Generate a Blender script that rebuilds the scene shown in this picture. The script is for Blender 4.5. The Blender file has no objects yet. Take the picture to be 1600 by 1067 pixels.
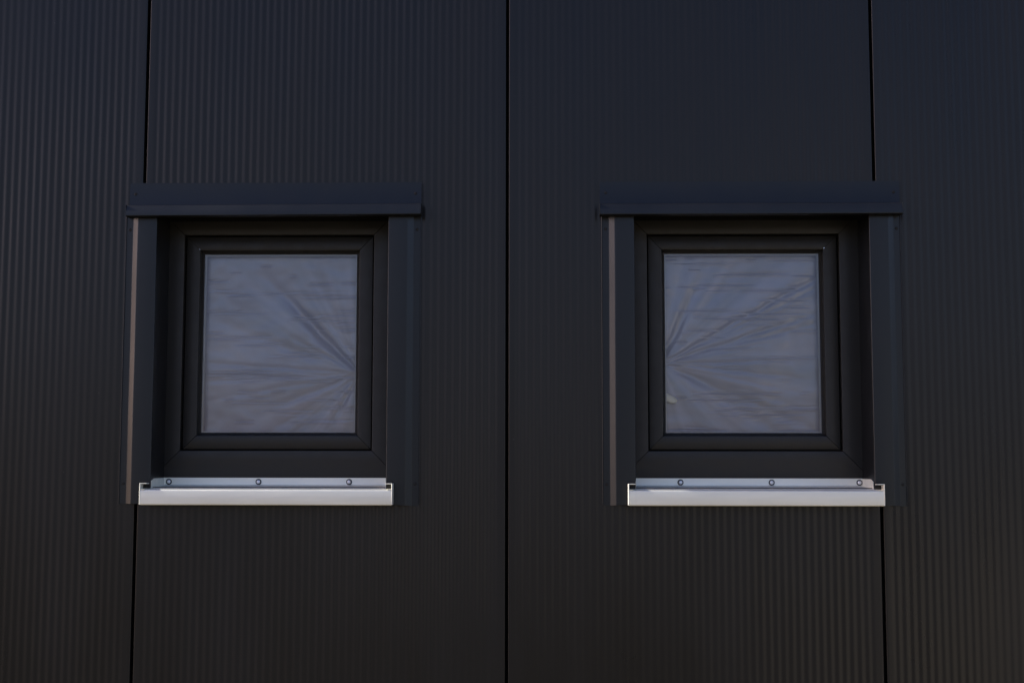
import bpy, math, random
from mathutils import Matrix, Vector, noise
R = math.radians
scene = bpy.context.scene
col = scene.collection

# ------------------------------------------------------------------ camera, sky, sun, exposure
EYE = 1.55                                   # camera height above the ground, metres
cam_data = bpy.data.cameras.new("camera")
cam_data.lens = 50.0
cam_data.sensor_width = 36.0
cam_data.clip_start = 0.05
cam_data.clip_end = 6000.0
cam = bpy.data.objects.new("camera", cam_data)
col.objects.link(cam)
cam.matrix_world = (Matrix.Translation((0.0, -3.835, EYE)) @ Matrix.Rotation(R(1.2), 4, 'Z')
                    @ Matrix.Rotation(R(90 + 5.668), 4, 'X') @ Matrix.Rotation(R(0.083), 4, 'Z'))
scene.camera = cam

SUN_ELEV = 26.0
SUN_AZ = 179.4
world = bpy.data.worlds.new("World")
scene.world = world
world.use_nodes = True
wn = world.node_tree
wn.nodes.clear()
sky = wn.nodes.new("ShaderNodeTexSky")
sky.sky_type = 'NISHITA'
sky.sun_disc = False
sky.sun_elevation = R(SUN_ELEV)
sky.sun_rotation = R(90.0 - SUN_AZ)
sky.air_density = 1.0
sky.dust_density = 2.0
sky.ozone_density = 5.0
bg = wn.nodes.new("ShaderNodeBackground")
bg.inputs["Strength"].default_value = 0.10
wo = wn.nodes.new("ShaderNodeOutputWorld")
tint = wn.nodes.new("ShaderNodeMixRGB")       # the photograph's white balance: one even tint over the whole sky
tint.blend_type = 'MULTIPLY'
tint.inputs[0].default_value = 1.0
tint.inputs[2].default_value = (1.20, 0.905, 0.885, 1.0)
wn.links.new(sky.outputs[0], tint.inputs[1])
wn.links.new(tint.outputs[0], bg.inputs[0])
wn.links.new(bg.outputs[0], wo.inputs[0])

sun_data = bpy.data.lights.new("sun", 'SUN')
sun_data.energy = 4.8
sun_data.angle = R(0.5)
sun_data.color = (1.0, 0.96, 0.91)
sun = bpy.data.objects.new("sun", sun_data)
col.objects.link(sun)
sun_dir = Vector((math.cos(R(SUN_AZ)) * math.cos(R(SUN_ELEV)), math.sin(R(SUN_AZ)) * math.cos(R(SUN_ELEV)), math.sin(R(SUN_ELEV))))
sun.rotation_euler = sun_dir.to_track_quat('Z', 'Y').to_euler()

scene.view_settings.view_transform = 'Standard'
scene.view_settings.look = 'None'
scene.view_settings.exposure = 1.31
scene.view_settings.gamma = 1.0
scene.view_settings.use_curve_mapping = False

# ------------------------------------------------------------------ materials
def principled(name, base, rough=0.5, metal=0.0, ior=1.45, spec=0.5):
    m = bpy.data.materials.new(name)
    m.use_nodes = True
    b = m.node_tree.nodes["Principled BSDF"]
    b.inputs["Base Color"].default_value = (*base, 1)
    b.inputs["Roughness"].default_value = rough
    b.inputs["Metallic"].default_value = metal
    b.inputs["IOR"].default_value = ior
    b.inputs["Specular IOR Level"].default_value = spec
    return m

def nodes_of(m):
    return m.node_tree.nodes, m.node_tree.links, m.node_tree.nodes["Principled BSDF"]

def add_noise(m, scale, stretch=(1, 1, 1), detail=4.0, rough=None, color=None, bump=None, dist=0.001):
    """object-space noise driving roughness / base colour / fine relief"""
    n, l, b = nodes_of(m)
    tc = n.new("ShaderNodeTexCoord")
    mp = n.new("ShaderNodeMapping")
    mp.inputs["Scale"].default_value = stretch
    l.new(tc.outputs["Object"], mp.inputs[0])
    t = n.new("ShaderNodeTexNoise")
    t.inputs["Scale"].default_value = scale
    t.inputs["Detail"].default_value = detail
    l.new(mp.outputs[0], t.inputs["Vector"])
    if rough:
        r = n.new("ShaderNodeMapRange")
        r.inputs[1].default_value = 0.3
        r.inputs[2].default_value = 0.7
        r.inputs[3].default_value, r.inputs[4].default_value = rough
        l.new(t.outputs[0], r.inputs[0])
        l.new(r.outputs[0], b.inputs["Roughness"])
    if color:
        c = n.new("ShaderNodeValToRGB")
        c.color_ramp.elements[0].position = 0.32
        c.color_ramp.elements[1].position = 0.7
        c.color_ramp.elements[0].color = (*color[0], 1)
        c.color_ramp.elements[1].color = (*color[1], 1)
        l.new(t.outputs[0], c.inputs[0])
        l.new(c.outputs[0], b.inputs["Base Color"])
    if bump:
        bp = n.new("ShaderNodeBump")
        bp.inputs["Strength"].default_value = bump
        bp.inputs["Distance"].default_value = dist
        l.new(t.outputs[0], bp.inputs["Height"])
        l.new(bp.outputs[0], b.inputs["Normal"])
    return m

M = {}
M["panel"] = add_noise(principled("black_coated_steel", (0.006, 0.006, 0.006), 0.34, ior=1.42), 3.0, (2.2, 1, 0.5), 5.0,
                       rough=(0.24, 0.31), color=((0.0050, 0.0050, 0.0051), (0.0075, 0.0073, 0.0071)))
def specks(m, scale, radius, light):
    n, l, b = nodes_of(m)
    tc = n.new("ShaderNodeTexCoord")
    v = n.new("ShaderNodeTexVoronoi")
    v.inputs["Scale"].default_value = scale
    l.new(tc.outputs["Object"], v.inputs["Vector"])
    lt = n.new("ShaderNodeMath"); lt.operation = 'LESS_THAN'
    lt.inputs[1].default_value = radius
    l.new(v.outputs["Distance"], lt.inputs[0])
    mx = n.new("ShaderNodeMixRGB")
    old = b.inputs["Base Color"].links[0].from_socket
    l.new(lt.outputs[0], mx.inputs[0]); l.new(old, mx.inputs[1])
    mx.inputs[2].default_value = (*light, 1)
    l.new(mx.outputs[0], b.inputs["Base Color"])

def sheen_by_object(m, amount):
    n, l, b = nodes_of(m)
    oi = n.new("ShaderNodeObjectInfo")
    ad = n.new("ShaderNodeMath"); ad.operation = 'MULTIPLY_ADD'
    ad.inputs[1].default_value = amount
    old = b.inputs["Roughness"].links[0].from_socket
    l.new(oi.outputs["Random"], ad.inputs[0]); l.new(old, ad.inputs[2]); l.new(ad.outputs[0], b.inputs["Roughness"])

specks(M["panel"], 7.0, 0.0105, (0.045, 0.043, 0.040))
sheen_by_object(M["panel"], 0.05)
M["flashing"] = add_noise(principled("black_folded_steel", (0.006, 0.006, 0.006), 0.34, ior=1.455), 9.0, (1, 1, 0.5), 4.0,
                          rough=(0.30, 0.38), color=((0.0052, 0.0052, 0.0060), (0.0074, 0.0073, 0.0080)))
M["flashing"].node_tree.nodes["Principled BSDF"].inputs["Specular Tint"].default_value = (0.84, 0.93, 1.0, 1)
M["pvc"] = add_noise(principled("anthracite_pvc", (0.0135, 0.0130, 0.0118), 0.42, ior=1.46), 40.0, (1, 1, 1), 3.0,
                     rough=(0.38, 0.5), bump=0.06, dist=0.0006)
M["rubber"] = principled("black_rubber", (0.006, 0.006, 0.006), 0.7)
M["core"] = principled("black_membrane", (0.004, 0.004, 0.004), 0.9, spec=0.1)
M["aluminium"] = add_noise(principled("anodised_aluminium", (0.80, 0.78, 0.74), 0.55, metal=0.6), 6.0, (1.2, 8, 8), 5.0,
                           rough=(0.46, 0.62), color=((0.80, 0.80, 0.705), (0.89, 0.89, 0.785)))
M["steel"] = principled("zinc_steel", (0.86, 0.86, 0.86), 0.4, metal=0.8)
M["spacer"] = principled("grey_spacer", (0.36, 0.37, 0.46), 0.5, metal=0.1)
M["handle"] = principled("white_plastic", (0.75, 0.73, 0.68), 0.4)
M["sheet"] = add_noise(principled("milky_plastic_sheet", (0.34, 0.35, 0.42), 0.24, ior=1.6, spec=0.8), 5.0, (1, 1, 1.4), 5.0,
                       color=((0.245, 0.262, 0.425), (0.355, 0.338, 0.46)))
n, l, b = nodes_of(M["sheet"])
at = n.new("ShaderNodeAttribute"); at.attribute_name = "fan_tone"
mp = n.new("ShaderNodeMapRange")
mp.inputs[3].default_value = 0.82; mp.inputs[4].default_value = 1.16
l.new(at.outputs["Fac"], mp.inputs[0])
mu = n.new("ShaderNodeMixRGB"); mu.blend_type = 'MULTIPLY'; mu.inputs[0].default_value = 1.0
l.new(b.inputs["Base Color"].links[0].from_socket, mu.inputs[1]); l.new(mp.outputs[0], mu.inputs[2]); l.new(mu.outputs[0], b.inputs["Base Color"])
M["ground"] = principled("gravel_ground", (0.2, 0.18, 0.16), 0.9, spec=0.2)
add_noise(M["ground"], 1.7, (1, 1, 1), 12.0, color=((0.085, 0.071, 0.042), (0.165, 0.136, 0.085)), bump=0.6, dist=0.02)

M["added_track"] = principled("added_pale_gravel", (0.4, 0.36, 0.3), 0.9, spec=0.2)  # gravel of the added strip, pale to brighten the wall's reflections
add_noise(M["added_track"], 3.0, (1, 1, 1), 12.0, color=((0.44, 0.37, 0.25), (0.60, 0.52, 0.37)), bump=0.6, dist=0.02)

g = bpy.data.materials.new("window_glass")
g.use_nodes = True
n, l = g.node_tree.nodes, g.node_tree.links
n.clear()
o_ = n.new("ShaderNodeOutputMaterial"); mx = n.new("ShaderNodeMixShader"); fr = n.new("ShaderNodeFresnel")
tr = n.new("ShaderNodeBsdfTransparent"); gl = n.new("ShaderNodeBsdfGlossy")
fr.inputs["IOR"].default_value = 1.5
tr.inputs["Color"].default_value = (0.95, 0.965, 0.955, 1)
gl.inputs["Roughness"].default_value = 0.0
l.new(fr.outputs[0], mx.inputs[0]); l.new(tr.outputs[0], mx.inputs[1]); l.new(gl.outputs[0], mx.inputs[2]); l.new(mx.outputs[0], o_.inputs[0])
M["glass"] = g

# ------------------------------------------------------------------ helpers
def mesh_object(name, verts, faces, mat, parent=None, smooth=None, loc=None):
    me = bpy.data.meshes.new(name)
    me.from_pydata([tuple(v) for v in verts], [], faces)
    me.validate()
    me.update()
    me.materials.append(M[mat])
    if smooth:
        me.shade_smooth()
        if smooth < 180:
            me.set_sharp_from_angle(angle=R(smooth))
    o = bpy.data.objects.new(name, me)
    col.objects.link(o)
    if parent:
        o.parent = parent
    if loc:
        o.location = loc
    return o

def thing(name, loc, label, cat, group=None):
    o = bpy.data.objects.new(name, None)
    o.empty_display_size = 0.1
    col.objects.link(o)
    o.location = loc
    o["label"] = label
    o["category"] = cat
    o["kind"] = "thing"
    if group:
        o["group"] = group
    return o

class Mesh:
    """collects boxes and extrusions, then links them as one mesh"""
    def __init__(self):
        self.v, self.f = [], []
    def add(self, verts, faces):
        k = len(self.v)
        self.v += [tuple(p) for p in verts]
        self.f += [tuple(i + k for i in q) for q in faces]
    def box(self, x0, x1, y0, y1, z0, z1, b=0.0):
        if b <= 0:
            vs = [(x, y, z) for x in (x0, x1) for y in (y0, y1) for z in (z0, z1)]
            self.add(vs, [(0, 1, 3, 2), (4, 6, 7, 5), (0, 4, 5, 1), (2, 3, 7, 6), (0, 2, 6, 4), (1, 5, 7, 3)])
            return
        # chamfered box: three rectangles per corner
        vs, idx = [], {}
        for i, (x, sx) in enumerate(((x0, 1), (x1, -1))):
            for j, (y, sy) in enumerate(((y0, 1), (y1, -1))):
                for k, (z, sz) in enumerate(((z0, 1), (z1, -1))):
                    for a, p in enumerate(((x, y + sy * b, z + sz * b), (x + sx * b, y, z + sz * b), (x + sx * b, y + sy * b, z))):
                        idx[i, j, k, a] = len(vs)
                        vs.append(p)
        F = []
        for s in (0, 1):
            F.append([idx[s, j, k, 0] for j, k in ((0, 0), (0, 1), (1, 1), (1, 0))])
            F.append([idx[j, s, k, 1] for j, k in ((0, 0), (1, 0), (1, 1), (0, 1))])
            F.append([idx[j, k, s, 2] for j, k in ((0, 0), (0, 1), (1, 1), (1, 0))])
        for s in (0, 1):
            for t in (0, 1):
                F.append([idx[s, t, 0, 0], idx[s, t, 1, 0], idx[s, t, 1, 1], idx[s, t, 0, 1]])
                F.append([idx[s, 0, t, 0], idx[s, 1, t, 0], idx[s, 1, t, 2], idx[s, 0, t, 2]])
                F.append([idx[0, s, t, 1], idx[1, s, t, 1], idx[1, s, t, 2], idx[0, s, t, 2]])
        for i in (0, 1):
            for j in (0, 1):
                for k in (0, 1):
                    F.append([idx[i, j, k, a] for a in (0, 1, 2)])
        self.add(vs, F)
    def sheet_profile(self, pts, t, a0, a1, axis, seg=1, cut=None):
        """folded sheet metal: an open polyline of (p, q) given a thickness t and extruded from a0 to a1.
        axis 'x': (p, q) = (y, z); axis 'z': (p, q) = (x, y). cut(p, q, a) may shift the end positions."""
        left = offset_line(pts, t)
        loop = list(pts) + left[::-1]
        nL = len(loop)
        vs = []
        for s in range(seg + 1):
            a = a0 + (a1 - a0) * s / seg
            for p, q in loop:
                aa = a + (cut(p, q, s / seg) if cut else 0.0)
                vs.append((aa, p, q) if axis == 'x' else (p, q, aa))
        F = []
        for s in range(seg):
            for i in range(nL):
                j = (i + 1) % nL
                F.append((s * nL + i, s * nL + j, (s + 1) * nL + j, (s + 1) * nL + i))
        m = len(pts)
        for base in (0, seg * nL):
            for i in range(m - 1):
                F.append((base + i, base + i + 1, base + nL - 2 - i, base + nL - 1 - i))
        self.add(vs, F)
    def build(self, name, mat, parent=None, smooth=None, loc=None, ends_black=False):
        o = mesh_object(name, self.v, self.f, mat, parent, smooth, loc)
        import bmesh
        bm = bmesh.new(); bm.from_mesh(o.data)
        bmesh.ops.recalc_face_normals(bm, faces=bm.faces)
        bm.to_mesh(o.data); bm.free()
        if ends_black:                       # mitre faces coloured black to keep out sky glints, seen only in the joint
            o.data.materials.append(M["core"])
            n = len(o.data.polygons)
            for q in (n - 2, n - 1):
                o.data.polygons[q].material_index = 1
        return o

def offset_line(pts, t):
    out = []
    for i, p in enumerate(pts):
        dirs = []
        if i > 0: dirs.append(Vector((p[0] - pts[i-1][0], p[1] - pts[i-1][1])).normalized())
        if i < len(pts) - 1: dirs.append(Vector((pts[i+1][0] - p[0], pts[i+1][1] - p[1])).normalized())
        ns = [Vector((-d.y, d.x)) for d in dirs]
        nn = sum(ns, Vector((0, 0))).normalized()
        k = 1.0 / max(0.4, nn.dot(ns[0]))
        out.append((p[0] + nn.x * t * k, p[1] + nn.y * t * k))
    return out

def rounded(pts, r, seg=3):
    """round the inner corners of a polyline"""
    out = [pts[0]]
    for i in range(1, len(pts) - 1):
        a, b, c = Vector(pts[i-1]), Vector(pts[i]), Vector(pts[i+1])
        rr = min(r, 0.45 * (a - b).length, 0.45 * (c - b).length)
        p, q = b + (a - b).normalized() * rr, b + (c - b).normalized() * rr
        for k in range(seg + 1):
            t = k / seg
            w = p * (1 - t) ** 2 + b * 2 * t * (1 - t) + q * t ** 2
            out.append((w.x, w.y))
    out.append(pts[-1])
    return out

def mitred_rails(rect, profile, gap):
    """four mitred members round a rectangle (x0, x1, z0, z1); profile = closed loop of (u inwards, y)"""
    x0, x1, z0, z1 = rect
    res = []
    for side in range(4):
        vs = []
        for end in (0, 1):
            for u, y in profile:
                if side == 0:   a = (x0 + u + gap if end == 0 else x1 - u - gap, y, z0 + u)
                elif side == 1: a = (x0 + u + gap if end == 0 else x1 - u - gap, y, z1 - u)
                elif side == 2: a = (x0 + u, y, z0 + u + gap if end == 0 else z1 - u - gap)
                else:           a = (x1 - u, y, z0 + u + gap if end == 0 else z1 - u - gap)
                vs.append(a)
        k = len(profile)
        F = [(i, (i + 1) % k, k + (i + 1) % k, k + i) for i in range(k)]
        F += [tuple(range(k)), tuple(range(k, 2 * k))]
        m = Mesh(); m.add(vs, F)
        m.ends = 2
        res.append(m)
    return res

def rivet_mesh(r, h, seg=14):
    m = Mesh()
    prof = [(r, 0.0), (r * 0.98, h * 0.35), (r * 0.75, h * 0.8), (r * 0.4, h), (0.001 * r, h)]
    vs = [(p * math.cos(2 * math.pi * k / seg), -q, p * math.sin(2 * math.pi * k / seg)) for p, q in prof for k in range(seg)]
    F = [(i * seg + k, i * seg + (k + 1) % seg, (i + 1) * seg + (k + 1) % seg, (i + 1) * seg + k) for i in range(len(prof) - 1) for k in range(seg)]
    m.add(vs, F)
    return m

# ------------------------------------------------------------------ ground
gm = Mesh()
gm.add([(-2500, -2500, 0), (2500, -2500, 0), (2500, 2500, 0), (-2500, 2500, 0)], [(0, 1, 2, 3)])
ground = gm.build("ground", "ground")
ground["kind"] = "structure"
# unseen pale strip added to brighten rib reflections, behind the camera to the right
tm = Mesh()
pts = []
for k in range(25):
    t = k / 24
    y = -4.0 - 90 * t * t - 6 * t
    cx_ = 7.0 + 14 * t ** 1.3
    w_ = 5.4 + 0.35 * noise.noise(Vector((k * 0.7, 0, 2)))
    pts.append(((cx_ - w_, y, 0.004), (cx_ + w_, y, 0.004)))
tm.add([p for q in pts for p in q], [(2 * k, 2 * k + 1, 2 * k + 3, 2 * k + 2) for k in range(24)])
added_track = tm.build("added_gravel_strip", "added_track")
added_track["kind"] = "structure"

# ------------------------------------------------------------------ the clad wall
JOINT0 = -1.0923                             # x of the joint left of the left window; panels are 1 m wide
PANEL_TOP, PANEL_FOOT = EYE + 2.1, 0.12
WIN = {                                      # centre x of each window's opening
    "first": -0.7345,
    "second": 0.5685,
}
HOLE = 0.321                                 # half width of a wall opening
HZ0, HZ1 = EYE - 0.012, EYE + 0.752
wall = thing("wall", (0, 0, 0), "matt black ribbed metal wall with narrow upright joints around both windows", "wall")

def panel(x0, hole=None, seed=0):
    """one metal cladding panel: micro ribs, slight unevenness, edges rolled back into the joints"""
    gapL, gapR = 0.0025, 0.0055
    a, b = x0 + gapL, x0 + 1.0 - gapR
    xs, prof = [], []
    r = 0.003
    for k in range(6):                       # left edge, rounded from the joint to the face
        t = math.pi / 2 * k / 5
        xs.append((a + r * (1 - math.sin(t)) - 0, r * (1 - math.cos(math.pi / 2 - t)) if False else r - r * math.sin(math.pi/2 - t) if False else 0))
    xs = []
    for k in range(6):
        t = math.pi / 2 * k / 5
        xs.append((a + r - r * math.cos(t), r - r * math.sin(t)))
    x = a + r + 0.001
    N = 8
    start = x0 + 0.016
    nrib = 48
    xs.append((start - 0.006, 0.0))
    for i in range(nrib * N + 1):
        xs.append((start + 0.02 * i / N, ('rib', i / N)))
    xs.append((b - r - 0.004, 0.0))
    for k in range(6):
        t = math.pi / 2 * k / 5
        xs.append((b - r + r * math.sin(t), r - r * math.cos(t)))
    zs = []
    z = PANEL_FOOT
    while z < PANEL_TOP - 0.02:
        zs.append(z)
        z += 0.06
    zs.append(PANEL_TOP)
    if hole:
        hx0, hx1 = hole
        zs = sorted([q for q in zs if abs(q - HZ0) > 0.012 and abs(q - HZ1) > 0.012] + [HZ0, HZ1])
    verts, faces = [], []
    nx = len(xs)
    for z in zs:
        # front edge columns, plus the returns at both sides
        verts.append((a, 0.03, z))
        for (px, d) in xs:
            if isinstance(d, tuple):
                ph = d[1]
                env = min(1.0, ph / 0.7, (nrib - ph) / 0.7)
                am = RIB * max(0.12, 1.0 + 0.95 * noise.noise(Vector((px * 1.7, z * 1.4, 11.3))) + 0.25 * noise.noise(Vector((px * 31, z * 5.0, seed + 9))))
                y = am * env * (1 - math.cos(2 * math.pi * (ph + 0.05 * noise.noise(Vector((px * 20, z * 4, seed + 3))))))
                y += 0.0007 * noise.noise(Vector((px * 4.2, z * 2.6, seed + 20))) * env
            else:
                y = d
            verts.append((px, y, z))
        verts.append((b, 0.03, z))
    W = nx + 2
    for j in range(len(zs) - 1):
        zc = (zs[j] + zs[j+1]) / 2
        for i in range(W - 1):
            xc = (verts[i][0] + verts[i+1][0]) / 2
            if hole and hx0 < xc < hx1 and HZ0 < zc < HZ1:
                continue
            faces.append((j * W + i, j * W + i + 1, (j + 1) * W + i + 1, (j + 1) * W + i))
    # top and foot returns
    for row, flip in ((0, False), (len(zs) - 1, True)):
        base = len(verts)
        for i in range(W):
            vx, vy, vz = verts[row * W + i]
            verts.append((vx, 0.03, vz))
        for i in range(1, W - 2):
            q = (row * W + i, base + i, base + i + 1, row * W + i + 1)
            faces.append(q if not flip else q[::-1])
    return mesh_object("wall_panel", verts, faces, "panel", wall, smooth=35)

RIB = 0.00060
for k in range(-3, 5):
    x0 = JOINT0 - 1.0 + k
    hole = None
    for c in WIN.values():
        if x0 < c < x0 + 1.0:
            hole = (c - HOLE, c + HOLE)
    panel(x0, hole, seed=k * 7.3 + 40)

# insulating core behind the panels, open at the two windows, black where the joints show it
cm = Mesh()
XA, XB = JOINT0 - 4.0 + 0.004, JOINT0 + 4.0 - 0.008
Y0, Y1 = 0.022, 0.30
cl, cr = WIN["first"], WIN["second"]
HB = 0.342
for xa, xb in ((XA, cl - HB), (cl + HB, cr - HB), (cr + HB, XB)):
    cm.box(xa, xb, Y0, Y1, PANEL_FOOT + 0.002, PANEL_TOP - 0.002)
for c in (cl, cr):
    cm.box(c - HB, c + HB, Y0, Y1, PANEL_FOOT + 0.002, EYE - 0.03)
    cm.box(c - HB, c + HB, Y0, Y1, EYE + 0.765, PANEL_TOP - 0.002)
cm.build("wall_core", "core", wall)
pm = Mesh()
pm.box(XA, XB, 0.015, 0.30, 0.0, PANEL_FOOT - 0.004, 0.004)
pm.build("plinth", "core", wall)

# ------------------------------------------------------------------ windows
FACE, SASH_Y, GLASS_Y = 0.118, 0.131, 0.150
rivet_proto = rivet_mesh(0.0044, 0.0014)
screw_proto = rivet_mesh(0.0056, 0.0040)

def rivet(parent, x, y, z):
    return rivet_proto.build("rivet", "rubber", parent, smooth=60, loc=(x, y, z))

def jamb(parent, s, foot, seed):
    """side flashing: flange on the wall, sloped shoulder, flat face, return into the reveal"""
    pts = [(0.4035, -0.0018), (0.385, -0.0022), (0.369, -0.0155), (0.318, -0.0155), (0.318, FACE)]
    pts = rounded(pts, 0.0022, 3)
    pts = [(s * p, q) for p, q in pts]
    m = Mesh()
    slope = lambda p, q, t: (-0.006 * (abs(p) - 0.33) / 0.07 * foot if t == 0 and abs(p) > 0.33 else 0.0)
    m.sheet_profile(pts, 0.0012 * (1 if s > 0 else -1), -0.0575, 0.742, 'z', seg=10, cut=slope)
    vs = []
    for (x, y, z) in m.v:                    # the long folds are never quite straight
        w = 0.0007 * noise.noise(Vector((z * 5.0, seed, 0.3)))
        vs.append((x + w, y + 0.5 * w if y < 0.05 else y, z))
    m.v = vs
    o = m.build("jamb_flashing", "flashing", parent, smooth=50)
    # hemmed outer edge of the flange
    h = Mesh()
    h.box(min(s * 0.4032, s * 0.4058), max(s * 0.4032, s * 0.4058), -0.0052, -0.0002, -0.0585, 0.735, 0.0008)
    h.build("hem", "flashing", o)
    rivet(o, s * 0.3945, -0.0030, -0.003)
    rivet(o, s * 0.3945, -0.0030, 0.688)
    return o

def header(parent, w, tilt):
    pts = [(-0.0070, 0.8170), (-0.0080, 0.7560), (-0.0370, 0.7500), (-0.0425, 0.7225), (-0.0290, 0.7205)]
    pts = rounded(pts, 0.0016, 2)
    m = Mesh()
    m.sheet_profile(pts, -0.0012, -w, w, 'x', seg=12)
    vs = []
    for (x, y, z) in m.v:
        e = 0.0011 * noise.noise(Vector((x * 4.0, z * 8.0, w * 50)))
        vs.append((x, y + e, z + tilt * x + 0.4 * e))
    m.v = vs
    # folded ends of the drip lip and the upper hem against the wall
    for s in (-1, 1):
        xa, xb = sorted((s * (w + 0.0003), s * (w + 0.0016)))
        m.box(xa, xb, -0.0415, -0.0030, 0.7225 + tilt * s * w, 0.7520 + tilt * s * w)
    m.box(-w + 0.001, w - 0.001, -0.0040, 0.0, 0.8155, 0.8185)
    o = m.build("header_flashing", "flashing", parent, smooth=40)
    for s in (-1, 1):
        rivet(o, s * (w - 0.016), -0.0082, 0.787)
    return o

def sill(parent, xc, screws, seed):
    hw = 0.3165
    m = Mesh()
    top = [(FACE - 0.0022, 0.0130), (FACE - 0.0022, -0.0078), (-0.0240, -0.0172), (-0.0500, -0.0212), (-0.0506, -0.0585), (-0.0430, -0.0592)]
    top = rounded(top, 0.0018, 3)
    m.sheet_profile(top, -0.0013, -hw, hw, 'x', seg=6)
    o = m.build("sill", "aluminium", parent, smooth=40)
    for s in (-1, 1):
        # the nose runs on past the opening in front of the side flashing
        e = Mesh()
        nose = rounded([(-0.0240, -0.0172), (-0.0500, -0.0212), (-0.0506, -0.0585), (-0.0430, -0.0592)], 0.0018, 3)
        a, b = sorted((s * (hw + 0.0001), s * 0.3345))
        e.sheet_profile(nose, -0.0013, a, b, 'x')
        e.build("nose_end", "aluminium", o, smooth=40)
        # upturned end along the reveal
        t = Mesh()
        a, b = sorted((s * 0.3152, s * 0.3164))
        vs = [(x, y, z) for x in (a, b) for (y, z) in ((FACE - 0.004, -0.0080), (FACE - 0.004, 0.0125), (0.010, 0.0105), (-0.016, 0.0040), (-0.016, -0.0150))]
        t.add(vs, [(0, 1, 2, 3, 4), (5, 6, 7, 8, 9)] + [(i, (i + 1) % 5, 5 + (i + 1) % 5, 5 + i) for i in range(5)])
        t.build("end_upturn", "aluminium", o)
        # bracket-shaped end cap closing the nose
        c = Mesh()
        a, b = sorted((s * 0.3347, s * 0.3372))
        c.box(a, b, -0.0520, -0.0186, -0.0590, -0.0020, 0.0006)
        a, b = sorted((s * 0.3180, s * 0.3346))
        c.box(a, b, -0.0515, -0.0190, -0.0042, -0.0020, 0.0004)
        a, b = sorted((s * 0.3235, s * 0.3346))
        c.box(a, b, -0.0515, -0.0190, -0.0196, -0.0178, 0.0004)
        c.build("end_cap", "aluminium", o)
        k = Mesh()  # black block added so the inside of the end cap looks dark
        a, b = sorted((s * 0.3175, s * 0.3345))
        k.box(a, b, -0.0250, -0.0184, -0.0165, 0.0035)
        k.build("dark_infill", "rubber", o)
    for x in screws:
        y0 = FACE - 0.0037
        w = Mesh()
        k = 16
        vs = [(r * math.cos(2 * math.pi * i / k), yy, r * math.sin(2 * math.pi * i / k)) for r, yy in ((0.0082, 0.0), (0.0082, -0.0013), (0.0050, -0.0013)) for i in range(k)]
        w.add(vs, [(q * k + i, q * k + (i + 1) % k, (q + 1) * k + (i + 1) % k, (q + 1) * k + i) for q in (0, 1) for i in range(k)])
        w.build("washer", "rubber", o, smooth=40, loc=(x, y0, 0.0018))
        screw_proto.build("screw", "steel", o, smooth=60, loc=(x, y0 - 0.0012, 0.0018))
    return o

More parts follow.
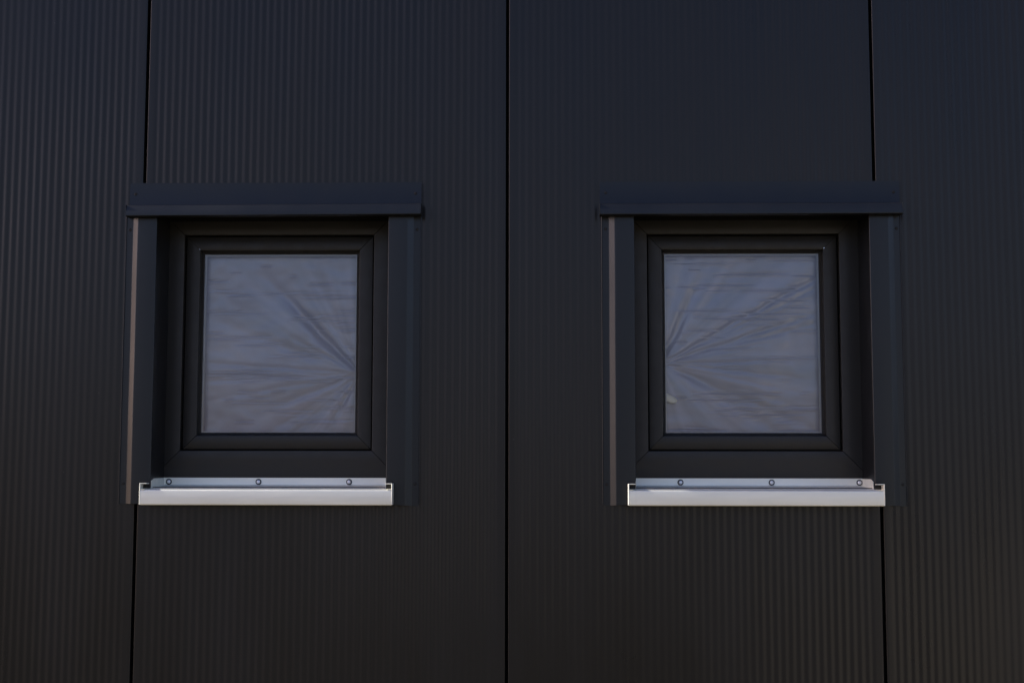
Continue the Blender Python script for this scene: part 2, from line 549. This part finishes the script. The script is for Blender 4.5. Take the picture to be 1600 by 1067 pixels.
def make_window(cx, label, dx, header_dx, header_w, tilt, sill_dx, screws, foots, seed):
    root = thing("window", (cx, 0.0, EYE), label, "window", "windows in the black metal wall")
    # fixed outer frame, four mitred rails
    ow, oi = 0.085, 0.268
    rect = (dx - oi - ow, dx + oi + ow, 0.0880 - ow, 0.6950 + ow)
    prof = [(0.0, 0.122), (0.030, 0.1200), (0.050, 0.1186), (0.060, FACE), (ow - 0.0025, FACE), (ow - 0.0007, FACE + 0.0008), (ow, FACE + 0.003),
            (ow, 0.152), (0.0, 0.152)]
    for m in mitred_rails(rect, prof, 0.0010):
        m.build("frame_rail", "pvc", root, smooth=30, ends_black=True)
    # rebate behind the gap between frame and sash
    b = Mesh()
    for mm in mitred_rails((dx - oi - 0.01, dx + oi + 0.01, 0.078, 0.705), [(0.0, 0.153), (0.03, 0.153), (0.03, 0.19), (0.0, 0.19)], 0.0):
        b.add(mm.v, mm.f)
    for mm in mitred_rails(rect, [(0.030, 0.1265), (ow - 0.004, 0.1265), (ow - 0.004, 0.130), (0.030, 0.130)], 0.0):
        b.add(mm.v, mm.f)
    b.build("rebate", "rubber", root)
    # opening sash
    so, si = 0.2645, 0.2205
    srect = (dx - so, dx + so, 0.0915, 0.6915)
    sw = so - si
    sprof = [(0.0, SASH_Y + 0.0030), (0.0008, SASH_Y + 0.0008), (0.003, SASH_Y), (sw - 0.009, SASH_Y), (sw - 0.006, SASH_Y + 0.0012), (sw, GLASS_Y - 0.003),
             (sw, GLASS_Y), (0.0, GLASS_Y + 0.002)]
    g = Mesh()
    for mm in mitred_rails((dx - si - 0.0, dx + si + 0.0, 0.0915 + sw, 0.6915 - sw), [(-0.002, GLASS_Y - 0.004), (0.003, GLASS_Y - 0.0022), (0.0035, GLASS_Y - 0.0005), (-0.002, GLASS_Y - 0.0005)], 0.0):
        g.add(mm.v, mm.f)
    for mm in mitred_rails(srect, [(0.006, SASH_Y + 0.0045), (sw - 0.012, SASH_Y + 0.0045), (sw - 0.012, SASH_Y + 0.0075), (0.006, SASH_Y + 0.0075)], 0.0):
        g.add(mm.v, mm.f)
    for mm in mitred_rails(srect, [(sw - 0.011, GLASS_Y - 0.0022), (sw - 0.0012, GLASS_Y - 0.0022), (sw - 0.0012, GLASS_Y - 0.0008), (sw - 0.011, GLASS_Y - 0.0008)], 0.0):
        g.add(mm.v, mm.f)
    sash = g.build("sash", "rubber", root)
    for m in mitred_rails(srect, sprof, 0.0010):
        m.build("sash_rail", "pvc", sash, smooth=30, ends_black=True)
    sp = Mesh()
    for mm in mitred_rails((dx - si - 0.004, dx + si + 0.004, 0.0875 + sw, 0.6955 - sw), [(0.0, GLASS_Y + 0.0055), (0.011, GLASS_Y + 0.0055), (0.011, GLASS_Y + 0.016), (0.0, GLASS_Y + 0.016)], 0.0):
        sp.add(mm.v, mm.f)
    sp.build("spacer", "spacer", sash)
    p = Mesh()
    p.box(dx - si - 0.003, dx + si + 0.003, GLASS_Y, GLASS_Y + 0.004, 0.0885 + sw, 0.6945 - sw)
    p.build("pane", "glass", root)
    # lining over the top of the reveal
    t = Mesh()
    t.box(-0.3165, 0.3165, -0.0280, FACE - 0.001, 0.7340, 0.7360)
    t.build("reveal_lining", "core", root)
    jamb(root, -1, foots[0], seed)
    jamb(root, 1, foots[1], seed + 5)
    h = header(root, header_w, tilt)
    h.location.x = header_dx
    s = sill(root, cx, screws, seed)
    s.location.x = sill_dx
    return root

make_window(WIN["first"], "square black window whose clouded pane creases toward its right edge", -0.006, 0.005, 0.401, 0.004, 0.001,
            (-0.302, -0.052, 0.2), (0.0, 1.0), 1.7)
make_window(WIN["second"], "square black window with a pale spot at the left edge of its clouded pane", -0.005, -0.003, 0.4065, 0.0015, -0.0025,
            (-0.1835, 0.067, 0.3075), (0.5, 0.6), 6.1)

# ------------------------------------------------------------------ plastic sheets hung behind the panes
def smooth_step(a, b, x):
    t = max(0.0, min(1.0, (x - a) / (b - a)))
    return t * t * (3 - 2 * t)

def sheet(cx, label, anchor, folds, seed):
    """anchor (u, v) and folds [(angle in degrees, start, length, width, depth)] in metres within the pane"""
    rnd = random.Random(seed)
    W, H = 0.462, 0.535
    nx, nz = 190, 260
    creases = []
    for k in range(64):
        z = rnd.uniform(0.02, H - 0.02)
        xx = rnd.uniform(-0.05, W - 0.05)
        creases.append((xx, xx + rnd.choice((rnd.uniform(0.02, 0.09), rnd.uniform(0.06, 0.26))), z, rnd.uniform(0.0016, 0.0030), rnd.uniform(0.0010, 0.0028), rnd.uniform(-0.012, 0.012)))
    verts, faces, pale = [], [], []
    for j in range(nz + 1):
        z = H * j / nz
        for i in range(nx + 1):
            x = W * i / nx
            y = 0.004 * noise.noise(Vector((x * 7, z * 7, seed))) + 0.0012 * noise.noise(Vector((x * 26, z * 34, seed + 3)))
            du, dv = x - anchor[0], z - anchor[1]
            rr = math.hypot(du, dv)
            th = math.atan2(dv, du)
            for (a, st, ln, wd, dp) in folds:
                d = (th - R(a) + math.pi) % (2 * math.pi) - math.pi
                if abs(d) > 1.2: continue
                w = 1.45 * wd * (0.35 + 0.65 * min(1.0, rr / 0.14))
                across = rr * math.sin(d) + 0.004 * noise.noise(Vector((rr * 16, a, seed)))
                along = smooth_step(st - 0.02, st + 0.06, rr) * (1 - smooth_step(ln * 0.3, ln, rr))
                q = across / w
                if abs(q) < 4:
                    y += (dp if dp > 0.008 else 0.78 * dp) * along * (q * math.exp(-q * q) * 0.7 + math.exp(-q * q))
            for (xa, xb, zc, wd, dp, sl) in creases:
                dz = z - zc - sl * (x - xa) - 0.0016 * noise.noise(Vector((x * 20, zc * 90, seed)))
                if abs(dz) < 4 * wd and xa < x < xb:
                    e = math.sin(math.pi * (x - xa) / (xb - xa)) ** 0.6
                    q = dz / wd
                    y += dp * e * q * math.exp(-q * q) * 1.8
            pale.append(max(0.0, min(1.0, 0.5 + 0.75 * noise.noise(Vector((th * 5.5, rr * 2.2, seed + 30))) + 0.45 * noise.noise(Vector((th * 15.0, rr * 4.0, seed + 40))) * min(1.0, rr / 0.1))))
            verts.append((x - W / 2, y, z))
    for j in range(nz):
        for i in range(nx):
            a = j * (nx + 1) + i
            faces.append((a, a + 1, a + nx + 2, a + nx + 1))
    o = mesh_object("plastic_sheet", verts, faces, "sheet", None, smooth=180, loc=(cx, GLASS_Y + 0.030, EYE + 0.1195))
    o["label"] = label
    at = o.data.attributes.new("fan_tone", 'FLOAT', 'POINT')   # paler and darker streaks fanning out from the anchor
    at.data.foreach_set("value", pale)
    o["category"] = "plastic sheet"
    o["group"] = "plastic sheets behind the panes"
    return o

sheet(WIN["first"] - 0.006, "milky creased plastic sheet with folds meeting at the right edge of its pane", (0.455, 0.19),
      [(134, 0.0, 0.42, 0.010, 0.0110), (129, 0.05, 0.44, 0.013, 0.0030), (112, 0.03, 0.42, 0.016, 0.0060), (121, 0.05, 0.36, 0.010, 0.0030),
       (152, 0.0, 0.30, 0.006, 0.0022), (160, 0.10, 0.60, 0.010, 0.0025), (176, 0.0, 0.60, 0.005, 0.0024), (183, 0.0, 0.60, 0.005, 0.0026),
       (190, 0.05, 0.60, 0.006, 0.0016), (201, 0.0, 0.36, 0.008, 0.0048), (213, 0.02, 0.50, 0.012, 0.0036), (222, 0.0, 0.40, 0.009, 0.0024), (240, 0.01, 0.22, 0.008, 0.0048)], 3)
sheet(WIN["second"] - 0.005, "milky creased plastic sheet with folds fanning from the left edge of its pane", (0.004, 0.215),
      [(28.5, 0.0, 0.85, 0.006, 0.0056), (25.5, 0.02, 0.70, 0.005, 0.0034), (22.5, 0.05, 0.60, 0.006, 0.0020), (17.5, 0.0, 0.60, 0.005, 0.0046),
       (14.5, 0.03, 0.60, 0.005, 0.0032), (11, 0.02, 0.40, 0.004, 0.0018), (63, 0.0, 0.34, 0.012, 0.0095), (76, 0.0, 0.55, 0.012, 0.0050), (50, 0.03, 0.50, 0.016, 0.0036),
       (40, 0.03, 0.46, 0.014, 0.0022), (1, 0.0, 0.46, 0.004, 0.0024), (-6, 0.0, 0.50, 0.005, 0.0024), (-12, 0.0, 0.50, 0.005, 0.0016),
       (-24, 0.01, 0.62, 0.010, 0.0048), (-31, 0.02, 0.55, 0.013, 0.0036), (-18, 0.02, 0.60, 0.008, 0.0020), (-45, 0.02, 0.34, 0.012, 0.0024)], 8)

# rounded white lever end of the inner handle, pressing the second sheet forward
hm = Mesh()
hv, hf = [], []
NS, NR = 14, 12
for i in range(NS + 1):
    t = i / NS
    for k in range(NR):
        a = 2 * math.pi * k / NR
        rr = 0.0120 * max(0.02, math.sqrt(max(0.0, 1 - (2 * max(0.0, t - 0.5)) ** 2))) * (0.8 + 0.2 * min(1, t * 4))
        hv.append((-0.022 + 0.048 * t, 0.45 * rr * math.sin(a), -0.020 * t - 0.004 * math.sin(t * 3) + rr * math.cos(a)))
for i in range(NS):
    for k in range(NR):
        hf.append((i * NR + k, i * NR + (k + 1) % NR, (i + 1) * NR + (k + 1) % NR, (i + 1) * NR + k))
hf += [tuple(range(NR)), tuple(range(NS * NR, NS * NR + NR))]
hm.add(hv, hf)
second = [o for o in scene.objects if o.type == 'EMPTY' and o.get("category") == "window"][1]
hm.build("handle", "handle", second, smooth=60, loc=(-0.2145 + 0.001, GLASS_Y + 0.0125, 0.250))
